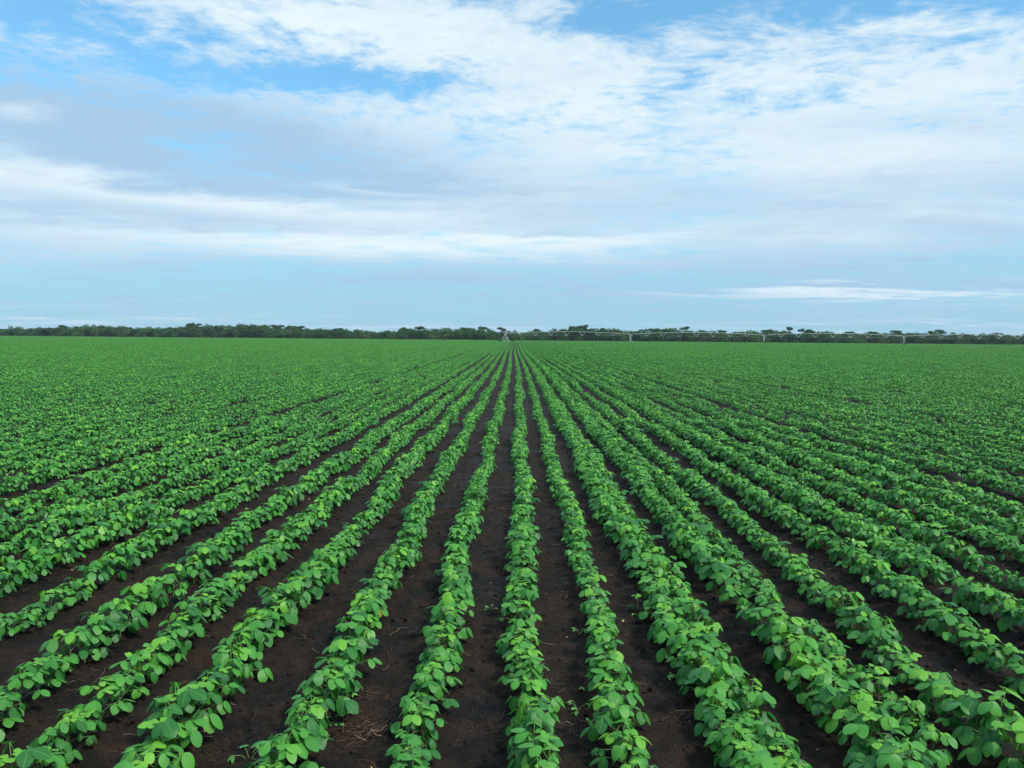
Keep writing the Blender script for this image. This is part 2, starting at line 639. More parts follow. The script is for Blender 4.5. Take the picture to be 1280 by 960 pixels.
rows_seen = {}
for _, p, q in individual:
    rk = p[3] if p[3] is not None else ('o', round(min(outer_rows(-16, 16), key=lambda r: abs(r - p[0])), 2))
    rows_seen.setdefault(rk, []).append(p)
order = {rk: sum(p[0] for p in ps) / len(ps) for rk, ps in rows_seen.items()}
left = sorted([rk for rk in order if order[rk] < order[0] - 0.1], key=lambda r: -order[r])
right = sorted([rk for rk in order if order[rk] > order[0] + 0.1], key=lambda r: order[r])
rowname = {0: "of the middle row"}
for i, rk in enumerate(left): rowname[rk] = "of the %s row left of middle" % ordn(i + 1)
for i, rk in enumerate(right): rowname[rk] = "of the %s row right of middle" % ordn(i + 1)
# one prototype per leaf arrangement, then plain copies
protos = []
for i in range(NV):
    protos.append(None)
rng = random.Random(5)
for rk, ps in rows_seen.items():
    ps.sort(key=lambda p: p[1])
    for n, p in enumerate(ps):
        vi = rng.randrange(NV)
        if protos[vi] is None:
            r = bpy.data.objects.new("soybean_plant", None)
            COL.objects.link(r)
            a = link_obj("foliage", var0[vi][0], r); b = link_obj("stem", var0[vi][1], r)
            protos[vi] = (r, a, b)
        else:
            pr = protos[vi]
            r = pr[0].copy(); COL.objects.link(r)
            a = pr[1].copy(); b = pr[2].copy()
            a.parent = r; b.parent = r
            COL.objects.link(a); COL.objects.link(b)
        r.empty_display_size = 0.05
        r.location = (p[0], p[1], g1(p[0], p[1]) - 0.004)
        r.rotation_euler = (rng.uniform(-.08, .08), rng.uniform(-.08, .08), rng.uniform(0, 6.28))
        s = p[2]
        r.scale = (s, s, s * rng.uniform(0.9, 1.08))
        adj = "small" if s < 0.80 else "tall" if s > 1.12 else "leafy"
        tag(r, "%s soybean plant, %s from the near end %s" % (adj, ordn(n + 1), rowname[rk]), "soybean plant", "soybean plants in the nearest stretch of the rows")


# ------------------------------------------------------------------ scattering many copies inside one object
def scatter_object(name, groups):
    """groups: list of (list of meshes, points[N][x,y,z,rx,ry,rz,s,variant]). Joined instances inside ONE object."""
    src = bpy.data.collections.new(name + "_sources")
    off = 0
    rows = []
    for meshes, pts in groups:
        for i, me in enumerate(meshes):
            o = bpy.data.objects.new("%s_%04d" % (name, off + i), me)
            src.objects.link(o)
        for p in pts:
            rows.append(list(p[:7]) + [p[7] + off])
        off += len(meshes)
    a = np.array(rows, float)
    me = bpy.data.meshes.new(name)
    me.vertices.add(len(a)); me.vertices.foreach_set('co', a[:, :3].astype(np.float32).ravel())
    at = me.attributes.new('rot', 'FLOAT_VECTOR', 'POINT'); at.data.foreach_set('vector', a[:, 3:6].astype(np.float32).ravel())
    at = me.attributes.new('scl', 'FLOAT', 'POINT'); at.data.foreach_set('value', a[:, 6].astype(np.float32))
    at = me.attributes.new('pick', 'INT', 'POINT'); at.data.foreach_set('value', a[:, 7].astype(np.int32))
    o = link_obj(name, me)
    ng = bpy.data.node_groups.new(name, 'GeometryNodeTree')
    ng.interface.new_socket('Geometry', in_out='INPUT', socket_type='NodeSocketGeometry')
    ng.interface.new_socket('Geometry', in_out='OUTPUT', socket_type='NodeSocketGeometry')
    N = ng.nodes; L = ng.links
    gi = N.new('NodeGroupInput'); go = N.new('NodeGroupOutput')
    ci = N.new('GeometryNodeCollectionInfo')
    ci.inputs['Collection'].default_value = src
    ci.inputs['Separate Children'].default_value = True
    ci.inputs['Reset Children'].default_value = True
    ip = N.new('GeometryNodeInstanceOnPoints')

    def attr(nm, dt):
        n = N.new('GeometryNodeInputNamedAttribute'); n.data_type = dt
        n.inputs['Name'].default_value = nm
        return n.outputs['Attribute']
    L.new(gi.outputs[0], ip.inputs['Points'])
    L.new(ci.outputs[0], ip.inputs['Instance'])
    ip.inputs['Pick Instance'].default_value = True
    L.new(attr('pick', 'INT'), ip.inputs['Instance Index'])
    e2r = N.new('FunctionNodeEulerToRotation')
    L.new(attr('rot', 'FLOAT_VECTOR'), e2r.inputs[0])
    L.new(e2r.outputs[0], ip.inputs['Rotation'])
    L.new(attr('scl', 'FLOAT'), ip.inputs['Scale'])
    L.new(ip.outputs[0], go.inputs[0])
    md = o.modifiers.new('scatter', 'NODES'); md.node_group = ng
    return o


# single plants out to Y_NEAR
v1 = []
for lv, st in make_variants(16, 1, 300):
    st.n and lv.extend(st)
    v1.append(lv.mesh("plant", M_LEAF_FAR))
rng = random.Random(11)
hz = g_height(np.array([p[0] for p in rest]), np.array([p[1] for p in rest]))
pts1 = [(p[0], p[1], h - 0.004, rng.uniform(-.08, .08), rng.uniform(-.08, .08), rng.uniform(0, 6.28), p[2], rng.randrange(16))
        for p, h in zip(rest, hz)]

# 1.2 m lengths of one row
CH = 1.2


def row_chunk(seed):
    rng = random.Random(seed)
    lv = MB()
    y = 0.03
    while y < CH:
        soybean(rng, 2, rng.uniform(0.8, 1.2), lv, MB(), off=(rng.uniform(-.025, .025), y - CH / 2, -0.002))
        y += 0.115 * rng.uniform(0.8, 1.25)
    return lv.mesh("row_length", M_LEAF_FAR)


v2 = [row_chunk(2000 + i) for i in range(10)]
pts2 = []
Y_CHUNK = 78.0
crows = [(x, True, ROW_W[k]) for k, x in ROW_X.items()] + [(2.15 * HC, True, 0.6), (0.705 * HC, True, 0.9)]
orow = [(x, False, 0.90) for x in outer_rows(-58, 58)]
for x0, mid, w in crows + orow:
    y = Y_NEAR + CH / 2
    y1 = edge_y(x0) - 9 if mid else Y_CHUNK
    if w == 0.6: y1 = 38
    while y < y1 - CH / 2:
        if abs(x0) < 0.66 * y + 4:
            n = float(fbm(np.array([x0 * 5.3 + 40]), np.array([y * 0.45]), 3)[0])
            n2 = float(fbm(np.array([x0 * 0.25 + 4]), np.array([y * 0.06 + 9]), 2)[0])
            s = (0.80 + 0.60 * (n - 0.28) + 0.3 * (n2 - 0.5)) * w * rng.uniform(0.93, 1.07)
            if rng.random() > 0.012 or mid and y < 22:
                pts2.append((x0 + wobble(x0, y), y, 0, 0, 0, rng.choice((0, math.pi)) + rng.uniform(-.03, .03), max(0.74, s), rng.randrange(10)))
        y += CH * 0.97

# patches: one planter pass wide, 4 m long
PL = 4.0


def patch(seed):
    rng = random.Random(seed)
    lv = MB()
    for j in range(8):
        x = -GROUP / 2 + 0.32 + j * GROW
        w = rng.uniform(0.78, 1.10)
        y = -PL / 2 + 0.05
        while y < PL / 2:
            soybean(rng, 3, rng.uniform(0.85, 1.2) * w, lv, MB(), off=(x + rng.uniform(-.03, .03), y, 0))
            y += 0.14 * rng.uniform(0.8, 1.3)
            if rng.random() < 0.01: y += 0.3
    return lv.mesh("field_patch", M_LEAF_FAR)


v3 = [patch(5000 + i) for i in range(7)]
pts3 = []
for side in (-1, 1):
    g = 0
    while True:
        xc = (X_HI + (g + 0.5) * GROUP) if side > 0 else (X_LO - (g + 0.5) * GROUP)
        if abs(xc) > 420: break
        ystart = Y_CHUNK if abs(xc) < 58 else max(Y_CHUNK, (abs(xc) - 4) / 0.66)
        y = ystart + PL / 2 - 0.3
        ye = edge_y(xc) - 9
        while y < ye:
            pts3.append((xc + wobble(xc, y), y, rng.uniform(-.015, .015), 0, 0, rng.choice((0.0, 0.0, math.pi)), rng.uniform(0.98, 1.06), rng.randrange(7)))
            y += PL * 0.99
        g += 1
crop = scatter_object("soybean_crop", [(v1, pts1), (v2, pts2), (v3, pts3)])
tag(crop, "green soybean rows covering the field from the near plants to the tree line", "crop", kind='stuff')
print("plants", len(all_plants), "pts", len(pts1), len(pts2), len(pts3))

# ------------------------------------------------------------------ straw, chaff and fallen leaves on the soil
rng = random.Random(21)
sm = MB()


def straw(x, y, L, az, tint, w=0.0016, lift=0.0):
    n = 3
    b = rng.uniform(-0.35, 0.35)
    pts = []
    for i in range(n + 1):
        t = i / n - 0.5
        xx = x + math.cos(az) * L * t - math.sin(az) * L * b * (t * t - 0.25) * 2
        yy = y + math.sin(az) * L * t + math.cos(az) * L * b * (t * t - 0.25) * 2
        pts.append((xx, yy, 0.0))
    h = g_height(np.array([p[0] for p in pts]), np.array([p[1] for p in pts]))
    pts = [(p[0], p[1], float(hh) + w + 0.001 + lift * (0.5 + i / n)) for i, (p, hh) in enumerate(zip(pts, h))]
    sm.tube(pts, w, 3, tint)


furrows = []
rr = sorted(ROW_X.values())
for a, b in zip(rr, rr[1:]):
    if b - a > 0.35: furrows.append(((a + b) / 2, (b - a) * 0.5))
for i in range(4200):
    fx, fw = rng.choice(furrows)
    y = 2.2 + 11 * rng.random() ** 1.5
    x = fx + rng.uniform(-1, 1) * fw * 0.9
    n = float(fbm(np.array([x * 1.5 + 3]), np.array([y * 0.8]), 3)[0])
    if n < 0.45 and rng.random() < 0.75: continue
    straw(x, y, rng.uniform(0.02, 0.09), rng.uniform(0, 6.28), rng.random() ** 1.3, rng.uniform(0.0007, 0.0016), rng.uniform(0, 0.004))
# heaps that the photograph shows
for (px, py, n, sp) in ((448, 915, 130, 0.13), (455, 870, 40, 0.10), (425, 858, 16, 0.06), (690, 862, 25, 0.10), (855, 900, 26, 0.07),
                        (240, 930, 30, 0.12), (120, 905, 40, 0.16), (700, 905, 40, 0.14), (90, 850, 30, 0.15), (335, 800, 30, 0.12),
                        (500, 790, 22, 0.12), (520, 700, 30, 0.15), (1190, 890, 30, 0.14), (610, 640, 60, 0.2), (618, 560, 80, 0.35)):
    x, y = ground_at(px, py)
    for i in range(int(n * 0.7)):
        straw(x + rng.gauss(0, sp * 0.55), y + rng.gauss(0, sp * 0.4), rng.uniform(0.02, 0.11), rng.gauss(0.0, 0.9), rng.random() ** 1.4, rng.uniform(0.0006, 0.0015), rng.uniform(0, 0.018))
so = link_obj("straw_litter", sm.mesh("straw_litter", M_STRAW))
tag(so, "reddish brown dry straw and chaff lying on the dark soil between the rows", "straw", kind='stuff')

# clods of soil
cm = MB()
ico = [(0, 0, 1), (0.894, 0, .447), (.276, .851, .447), (-.724, .526, .447), (-.724, -.526, .447), (.276, -.851, .447),
       (.724, .526, -.447), (-.276, .851, -.447), (-.894, 0, -.447), (-.276, -.851, -.447), (.724, -.526, -.447), (0, 0, -1)]
icf = [(0, 1, 2), (0, 2, 3), (0, 3, 4), (0, 4, 5), (0, 5, 1), (1, 6, 2), (2, 7, 3), (3, 8, 4), (4, 9, 5), (5, 10, 1),
       (2, 6, 7), (3, 7, 8), (4, 8, 9), (5, 9, 10), (1, 10, 6), (11, 7, 6), (11, 8, 7), (11, 9, 8), (11, 10, 9), (11, 6, 10)]
cxs, cys, crs = [], [], []
for i in range(15000):
    y = 2.1 + 12 * rng.random() ** 1.6
    fx, fw = rng.choice(furrows)
    cxs.append(fx + rng.uniform(-1, 1) * fw); cys.append(y); crs.append(0.0022 + 0.013 * rng.random() ** 5)
ch = g_height(np.array(cxs), np.array(cys))
for x, y, r_, h in zip(cxs, cys, crs, ch):
    sx, sy, sz = r_ * rng.uniform(.8, 1.4), r_ * rng.uniform(.8, 1.4), r_ * rng.uniform(.5, .9)
    a = rng.uniform(0, 6.28)
    vs = []
    for v in ico:
        k = rng.uniform(0.8, 1.2)
        vx, vy = v[0] * sx * k, v[1] * sy * k
        vs.append((x + vx * math.cos(a) - vy * math.sin(a), y + vx * math.sin(a) + vy * math.cos(a), h + sz * 0.4 + v[2] * sz * k))
    cm.add(vs, icf)
co = link_obj("soil_clods", cm.mesh("soil_clods", M_SOIL))
tag(co, "small crumbs and clods of dark soil scattered along the furrows", "soil", kind='stuff')

# fallen yellow leaves and bits
fm = MB()
for i in range(1000):
    k = rng.choice([x for x in NEAR_ROWS if abs(x) < 7])
    y = 2.3 + 12 * rng.random() ** 1.4
    x = k + rng.choice((-1, 1)) * rng.uniform(0.08, 0.22) if rng.random() < 0.7 else k + rng.uniform(-.25, .25)
    if x < 0.8 and rng.random() < 0.45: continue
    L = rng.uniform(0.006, 0.020)
    leaflet(fm, (x, y, g1(x, y) + 0.006 + L * 0.2), rng.uniform(0, 6.28), rng.uniform(-.2, .3), rng.uniform(-.5, .5), L, L * 0.7, 1, rng.random(), rng)
fo = link_obj("fallen_leaves", fm.mesh("fallen_leaves", M_DEAD))
tag(fo, "tiny yellow and tan fallen leaves on the soil at the foot of the rows", "fallen leaves", kind='stuff')

# ------------------------------------------------------------------ seedlings and weeds between the rows
def weed_mesh(kind, seed):
    rng = random.Random(seed)
    lv, st = MB(), MB()
    if kind == 'seedling':          # two broad upright leaves on a short stem
        st.tube([(0, 0, -0.01), (0.002, 0, 0.03), (0, 0, 0.055)], 0.0022, 5, 0.5)
        leaflet(lv, (0, 0, 0.05), 0.35, -0.75, 0.5, 0.062, 0.030, 0, 0.85, rng)
        leaflet(lv, (0, 0, 0.05), 2.75, -0.95, -0.3, 0.050, 0.024, 0, 0.7, rng)
        leaflet(lv, (0, 0, 0.035), 4.6, -0.3, 0.2, 0.030, 0.016, 0, 0.6, rng)
        leaflet(lv, (0, 0, 0.02), 1.4, -0.2, 0.2, 0.022, 0.012, 0, 0.6, rng)
    else:                           # a low sprawl of small leaves
        for k in range(5):
            a = rng.uniform(0, 6.28); l = rng.uniform(0.02, 0.055)
            p = (math.cos(a) * l, math.sin(a) * l, rng.uniform(0.012, 0.04))
            st.tube([(0, 0, -0.005), (p[0] * .5, p[1] * .5, p[2] * .8), p], 0.001, 4, 0.5)
            for j in range(3):
                leaflet(lv, p, a + (j - 1) * 1.3, rng.uniform(-.2, .4), rng.uniform(-.3, .3), rng.uniform(.014, .026), rng.uniform(.009, .015), 0, rng.uniform(.5, 1), rng)
    return lv.mesh("weed_leaves", M_WEED), st.mesh("weed_stem", M_STEM)


WEEDS = [('seedling', 742, 925, 1.0, "pale upright weed seedling with two broad leaves right of the middle row"),
         ('low', 722, 888, 1.1, "tiny low weed beside the middle row left of the upright weed seedling"),
         ('low', 735, 863, 0.9, "tiny low weed in the furrow just beyond the upright weed seedling"),
         ('low', 752, 950, 0.8, "tiny low weed at the bottom edge under the upright weed seedling"),
         ('low', 436, 878, 1.0, "tiny weed with pale leaves beside the brown straw heap"),
         ('low', 420, 910, 0.7, "tiny yellowish weed lying on the brown straw heap"),
         ('low', 312, 945, 1.4, "small bright weed at the bottom edge near the 2nd row left"),
         ('low', 833, 850, 1.0, "tiny pale weed in the furrow beside the 1st row right"),
         ('low', 803, 775, 1.0, "tiny weed in the furrow under the stray soybean seedling"),
         ('low', 724, 798, 1.0, "tiny weed between the middle row and the 1st row right"),
         ('low', 1165, 768, 1.5, "small low weed on bare soil between two rows on the right side"),
         ('low', 385, 755, 0.9, "tiny weed between the 2nd and 3rd rows left of the middle"),
         ('low', 615, 762, 0.8, "tiny weed on the bare soil just left of the middle row"),
         ('low', 265, 780, 0.9, "tiny weed in the furrow among straw on the left side")]
for i, (kind, px, py, s, lab) in enumerate(WEEDS):
    x, y = ground_at(px, py)
    a, b = weed_mesh(kind, 70 + i)
    r = bpy.data.objects.new("weed_seedling" if kind == 'seedling' else "small_weed", None); COL.objects.link(r)
    r.location = (x, y, g1(x, y)); r.rotation_euler = (0, 0, 0 if kind == 'seedling' else rng.uniform(0, 6.28)); r.scale = (s, s, s)
    link_obj("leaves", a, r); link_obj("stem", b, r)
    tag(r, lab, "weed", "weeds between the rows")
# stray soybean seedlings out of line
for i, (px, py, s, lab) in enumerate(((797, 765, 0.62, "lone soybean seedling standing in the furrow beside the thick row"),
                                      (325, 985, 0.62, "lone pale soybean seedling at the bottom edge between the rows"))):
    x, y = ground_at(px, py)
    lv, st = soybean(random.Random(44 + i), 0, 0.9, nn=4)
    r = bpy.data.objects.new("stray_soybean_seedling", None); COL.objects.link(r)
    r.location = (x, y, g1(x, y)); r.scale = (s, s, s)
    link_obj("foliage", lv.mesh("soybean_foliage", M_LEAF), r); link_obj("stem", st.mesh("soybean_stem", M_STEM), r)
    tag(r, lab, "soybean plant", "soybean seedlings out of line")


# ------------------------------------------------------------------ irrigator
def lerp(a, b, t): return a + (b - a) * t


piv = Vector((-4.6, 372.0, 0.0))
ends = []
for px, D in ((788, 357), (954, 347), (1128, 337), (1318, 326)):
    ends.append(Vector(((px - 644) / F_PX * D, D, 0.0)))
PIPE_H = 3.75
root = bpy.data.objects.new("irrigation_machine", None); COL.objects.link(root)
root.location = piv
tag(root, "long pale steel centre pivot irrigator on wheeled towers before the tree line", "irrigator")
adir = (ends[0] - piv).normalized()
# pivot tower, local coordinates of root
mt = MB()
for sx, sy in ((-1, -1), (1, -1), (1, 1), (-1, 1)):
    mt.tube([(sx * 1.7, sy * 1.7, 0.15), (sx * 0.3, sy * 0.3, PIPE_H - 0.25)], 0.06, 6)
for h in (0.25, 0.55, 0.8):
    w = lerp(1.7, 0.3, h)
    cs = [(-w, -w), (w, -w), (w, w), (-w, w)]
    for i in range(4):
        a, b = cs[i], cs[(i + 1) % 4]
        mt.tube([(a[0], a[1], lerp(0.15, PIPE_H - 0.25, h)), (b[0], b[1], lerp(0.15, PIPE_H - 0.25, h))], 0.05, 5)
pt = link_obj("pivot_tower", mt.mesh("pivot_tower", M_STEEL), root)
m = MB(); m.tube([(0, 0, 0.1), (0, 0, PIPE_H + 0.55)], 0.13, 8, caps=True)
e = [(0, 0, PIPE_H + 0.3), tuple(adir * 0.5 + Vector((0, 0, PIPE_H + 0.35))), tuple(adir * 1.2 + Vector((0, 0, PIPE_H)))]
m.tube(e, 0.11, 8)
link_obj("riser_pipe", m.mesh("riser_pipe", M_STEEL), pt)
m = MB(); m.box((0.9, -2.0, 1.25), (0.8, 0.4, 1.2)); m.box((0.9, -2.0, 0.35), (0.12, 0.12, 0.7))
link_obj("control_box", m.mesh("control_box", M_BOX), pt)
m = MB(); m.box((0, 0, 0.09), (4.6, 4.6, 0.2))
link_obj("concrete_pad", m.mesh("concrete_pad", M_CONCRETE), pt)


def make_span(A, B):
    """pipe that arches between the towers, with V braces and truss rods hanging below"""
    d = (B - A); L = d.length; u = d.normalized(); side = Vector((-u.y, u.x, 0))
    off = A - piv
    P = lambda t, z, s=0.0: tuple(off + u * (L * t) + side * s + Vector((0, 0, z)))
    arch = lambda t: PIPE_H + 0.95 * (1 - (2 * t - 1) ** 2)
    pipe = MB()
    pipe.tube([P(t / 24, arch(t / 24)) for t in range(25)], 0.095, 7, caps=True)
    sp = link_obj("span_pipe", pipe.mesh("span_pipe", M_STEEL), root)
    tr = MB()
    nb = 7
    low = []
    for i in range(1, nb + 1):
        t = i / (nb + 1)
        z = arch(t) - 1.45 * (1 - abs(2 * t - 1) ** 2.6) - 0.35
        low.append((t, z))
        for s in (-1, 1):
            tr.tube([P(t - 0.026, arch(t)), P(t, z, 0.45 * s)], 0.048, 4)
            tr.tube([P(t + 0.026, arch(t)), P(t, z, 0.45 * s)], 0.048, 4)
        tr.tube([P(t, z, -0.45), P(t, z, 0.45)], 0.035, 4)
    for s in (-1, 1):
        pts = [P(0.015, arch(0.015))] + [P(t, z, 0.45 * s) for t, z in low] + [P(0.985, arch(0.985))]
        tr.tube(pts, 0.012, 4)
    link_obj("truss", tr.mesh("truss", M_STEEL), sp)
    h = MB()
    for i in range(1, 18):
        t = i / 18
        h.tube([P(t, arch(t) + 0.18, 0.05), P(t, arch(t) + 0.05, 0.35), P(t, 1.9, 0.36)], 0.012, 4)
        h.box(P(t, 1.85, 0.36), (0.08, 0.08, 0.12))
    link_obj("drop_hoses", h.mesh("drop_hoses", M_HOSE), sp)


def make_drive_tower(B, u):
    off = B - piv; side = Vector((-u.y, u.x, 0))
    side = (side * math.cos(0.12) + u * math.sin(0.12)).normalized()
    P = lambda s, a, z: tuple(off + side * s + u * a + Vector((0, 0, z)))
    m = MB()
    for s in (-1, 1):
        for a in (-0.22, 0.22):
            m.tube([P(1.85 * s, a, 0.75), P(0.16 * s, a * 0.5, PIPE_H)], 0.05, 5)
        m.tube([P(1.85 * s, -0.22, 0.75), P(1.85 * s, 0.22, 0.75)], 0.06, 5)
    m.tube([P(-2.0, 0, 0.72), P(2.0, 0, 0.72)], 0.10, 6, caps=True)
    m.tube([P(-0.9, 0, 2.4), P(0.9, 0, 2.4)], 0.05, 5)
    m.tube([P(0, 0, 0.72), P(0, 0, PIPE_H)], 0.05, 5)
    m.tube([P(0, -1.1, 2.9), P(0, 0, PIPE_H + 0.1), P(0, 1.1, 2.9)], 0.04, 5)
    tw = link_obj("drive_tower", m.mesh("drive_tower", M_STEEL), root)
    g = MB(); g.box(P(0.1, 0, 3.05), (0.35, 0.35, 0.5)); g.box(P(0, 0, 0.78), (0.4, 0.4, 0.35))
    link_obj("gearbox", g.mesh("gearbox", M_BOX), tw)
    for s in (-1, 1):
        ty, rim = MB(), MB()
        c = Vector(P(1.95 * s, 0.05, 0.60))
        ring, seg = 8, 28
        vs, fs = [], []
        for i in range(seg):
            a = 2 * math.pi * i / seg
            lug = 0.025 if i % 2 else 0.0
            for j in range(ring):
                b = 2 * math.pi * j / ring
                rr_ = 0.47 + (0.13 + lug * (math.cos(b) > 0.5)) * math.cos(b)
                vs.append(tuple(c + side * (rr_ * math.cos(a)) + Vector((0, 0, rr_ * math.sin(a))) + u * (0.14 * math.sin(b))))
        for i in range(seg):
            for j in range(ring):
                fs.append([i * ring + j, ((i + 1) % seg) * ring + j, ((i + 1) % seg) * ring + (j + 1) % ring, i * ring + (j + 1) % ring])
        ty.add(vs, fs)
        w = link_obj("wheel", ty.mesh("wheel", M_RUBBER), tw)
        seg = 20
        vs = [tuple(c + u * 0.02)]; fs = []
        for i in range(seg):
            a = 2 * math.pi * i / seg
            vs.append(tuple(c + side * (0.36 * math.cos(a)) + Vector((0, 0, 0.36 * math.sin(a))) + u * 0.08))
            vs.append(tuple(c + side * (0.36 * math.cos(a)) + Vector((0, 0, 0.36 * math.sin(a))) - u * 0.08))
        for i in range(seg):
            k = (i + 1) % seg
            fs.append([1 + 2 * i, 1 + 2 * k, 2 + 2 * k, 2 + 2 * i]); fs.append([0, 1 + 2 * i, 1 + 2 * k])
        rim.add(vs, fs)
        rim_o = link_obj("wheel_rim", rim.mesh("wheel_rim", M_STEEL), tw)


prev = piv
for e_ in ends:
    make_span(prev, e_)
    make_drive_tower(e_, (e_ - prev).normalized())
    prev = e_
# shrubs that grow at the foot of the pivot are built with the trees


# ------------------------------------------------------------------ trees
def card(mb, c, size, rng, tint, flat=0.0):
    n = Vector((rng.gauss(0, 1), rng.gauss(0, 1), rng.gauss(0, 1) + flat)).normalized()
    a = n.orthogonal().normalized(); b = n.cross(a)
    th = rng.uniform(0, 3.14); a, b = a * math.cos(th) + b * math.sin(th), b * math.cos(th) - a * math.sin(th)
    s1, s2 = size * rng.uniform(.6, 1.2), size * rng.uniform(.35, .7)
    c = Vector(c)
    mb.add([tuple(c - a * s1), tuple(c - b * s2 + n * size * .15), tuple(c + a * s1), tuple(c + b * s2 + n * size * .1)], [[0, 1, 2, 3]], None, tint)


def lobe(mb, c, r, n, size, rng, tint, flat=0.0, hollow=0.55):
    for i in range(n):
        while True:
            v = Vector((rng.uniform(-1, 1), rng.uniform(-1, 1), rng.uniform(-1, 1)))
            if hollow < v.length < 1: break
        k = rng.uniform(0.85, 1.12)
        p = (c[0] + v.x * r[0] * k, c[1] + v.y * r[1] * k, c[2] + v.z * r[2] * k)
        card(mb, p, size, rng, min(1, max(0, tint + rng.gauss(0, 0.14))), flat)


def bushy_tree(seed, h=6.5, w=9.0):
    rng = random.Random(seed)
    cr, tr = MB(), MB()
    base_t = rng.uniform(0.05, 0.95)
    tr.tube([(0, 0, -0.3), (rng.uniform(-.2, .2), 0, h * .25), (rng.uniform(-.5, .5), 0, h * .5)], [0.28, 0.22, 0.12], 6)
    for i in range(rng.randint(7, 10)):
        x = rng.uniform(-.42, .42) * w; y = rng.uniform(-.35, .35) * w
        q = 1 - (x / (w * .5)) ** 2 * 0.7
        rz = rng.uniform(.9, 1.7)
        z = h * q * rng.uniform(.55, .98) - rz
        lobe(cr, (x, y, max(z, 1.0)), (rng.uniform(1.3, 2.5), rng.uniform(1.3, 2.5), rz), 130, 0.38, rng, base_t + rng.uniform(-.15, .15))
        tr.tube([(0, 0, h * .2), (x * .5, y * .5, max(z, 1) * .7), (x, y, max(z, 1))], [0.14, 0.09, 0.04], 4)
    for i in range(7):    # low skirt of shrubs and grass
        x = rng.uniform(-.5, .5) * w
        lobe(cr, (x, rng.uniform(-2, 1), 1.0), (1.6, 1.3, 1.2), 90, 0.36, rng, base_t + rng.uniform(-.25, .25))
    return cr.mesh("tree_crown", M_TREE, False), tr.mesh("tree_trunk", M_BARK)


def acacia(seed, h=9.5, w=9.0, pale=False):
    """flat topped umbrella tree: bare forking limbs, thin wide plates of foliage"""
    rng = random.Random(seed)
    cr, tr = MB(), MB()
    hf = h * 0.5
    tr.tube([(0, 0, -0.3), (rng.uniform(-.3, .3), 0, hf * .6), (0, 0, hf)], [0.34, 0.26, 0.2], 6)
    bt = rng.uniform(0.05, 0.35)
    for i in range(rng.randint(4, 6)):
        a = rng.uniform(0, 6.28); q = rng.uniform(.1, .42) * w
        x, y = math.cos(a) * q, math.sin(a) * q * .8
        z = h * rng.uniform(.80, .99) - q * .12
        tr.tube([(0, 0, hf), (x * .45, y * .45, lerp(hf, z, .6)), (x, y, z - .1)], [0.16, 0.10, 0.05], 4)
        rx = rng.uniform(1.5, 2.8)
        lobe(cr, (x, y, z), (rx, rx * .9, rng.uniform(.5, 1.0)), int(120 * rx), 0.32, rng, bt + rng.uniform(-.1, .25), 0.8, 0.1)
    return cr.mesh("tree_crown", M_TREE, False), tr.mesh("tree_trunk", M_PALEBARK if pale else M_BARK)


BUSH = [bushy_tree(40 + i, random.Random(i).uniform(5.6, 7.6), random.Random(i + 9).uniform(8, 11)) for i in range(11)]
ACAC = [acacia(80 + i, random.Random(i + 3).uniform(8.5, 10.5), random.Random(i + 5).uniform(7.5, 11)) for i in range(9)]
SHRUB = [bushy_tree(140 + i, 1.6, 2.6) for i in range(0)]


def edge_point(px, back=0.0):
    """a point of the field edge (pushed back from it) that stands at the azimuth of a picture column"""
    v = Mcam @ Vector(((px - 640) / F_PX, (480 - 424) / F_PX, -1))
    k = EDIR.y / EDIR.x
    # solve y = EA.y + back + (x-EA.x)*k with x = y * v.x/v.y
    q = v.x / v.y
    y = (EA.y + back - EA.x * k) / (1 - q * k)
    return q * y, y


tree_recs = []     # kind, px, object
rng = random.Random(99)
tree_proto = {}


def place_tree(kind, vi, px, back, s, sz=1.0, rz=None):
    x, y = edge_point(px, back)
    key = (kind, vi)
    if key not in tree_proto:
        r = bpy.data.objects.new("flat_topped_tree" if kind == 'a' else "bushy_tree", None); COL.objects.link(r)
        me = (ACAC if kind == 'a' else BUSH)[vi]
        a = link_obj("crown", me[0], r); b = link_obj("trunk", me[1], r)
        tree_proto[key] = (r, a, b)
    else:
        pr = tree_proto[key]
        r = pr[0].copy(); COL.objects.link(r)
        a = pr[1].copy(); b = pr[2].copy(); a.parent = r; b.parent = r
        COL.objects.link(a); COL.objects.link(b)
    r.location = (x, y, 0); r.rotation_euler = (0, 0, rng.uniform(0, 6.28) if rz is None else rz); r.scale = (s, s, s * sz)
    tree_recs.append((kind, px, r))


def top_scale(px):
    """how high the woodland stands at a picture column (1 = 7 m)"""
    pts = [(-80, 1.0), (0, 0.88), (60, 0.95), (120, 1.15), (180, 1.0), (240, 1.2), (300, 1.3), (345, 1.2), (390, 1.0), (460, 0.82), (520, 1.0),
           (560, 1.0), (600, 1.08), (640, 0.8), (690, 0.95), (720, 1.3), (760, 1.02), (800, 1.0), (850, 1.1), (900, 0.9), (980, 0.95), (1060, 0.9),
           (1100, 0.98), (1160, 0.85), (1220, 0.82), (1280, 0.8), (1370, 0.8)]
    for (a, ha), (b, hb) in zip(pts, pts[1:]):
        if a <= px <= b: return lerp(ha, hb, (px - a) / (b - a))
    return 0.9


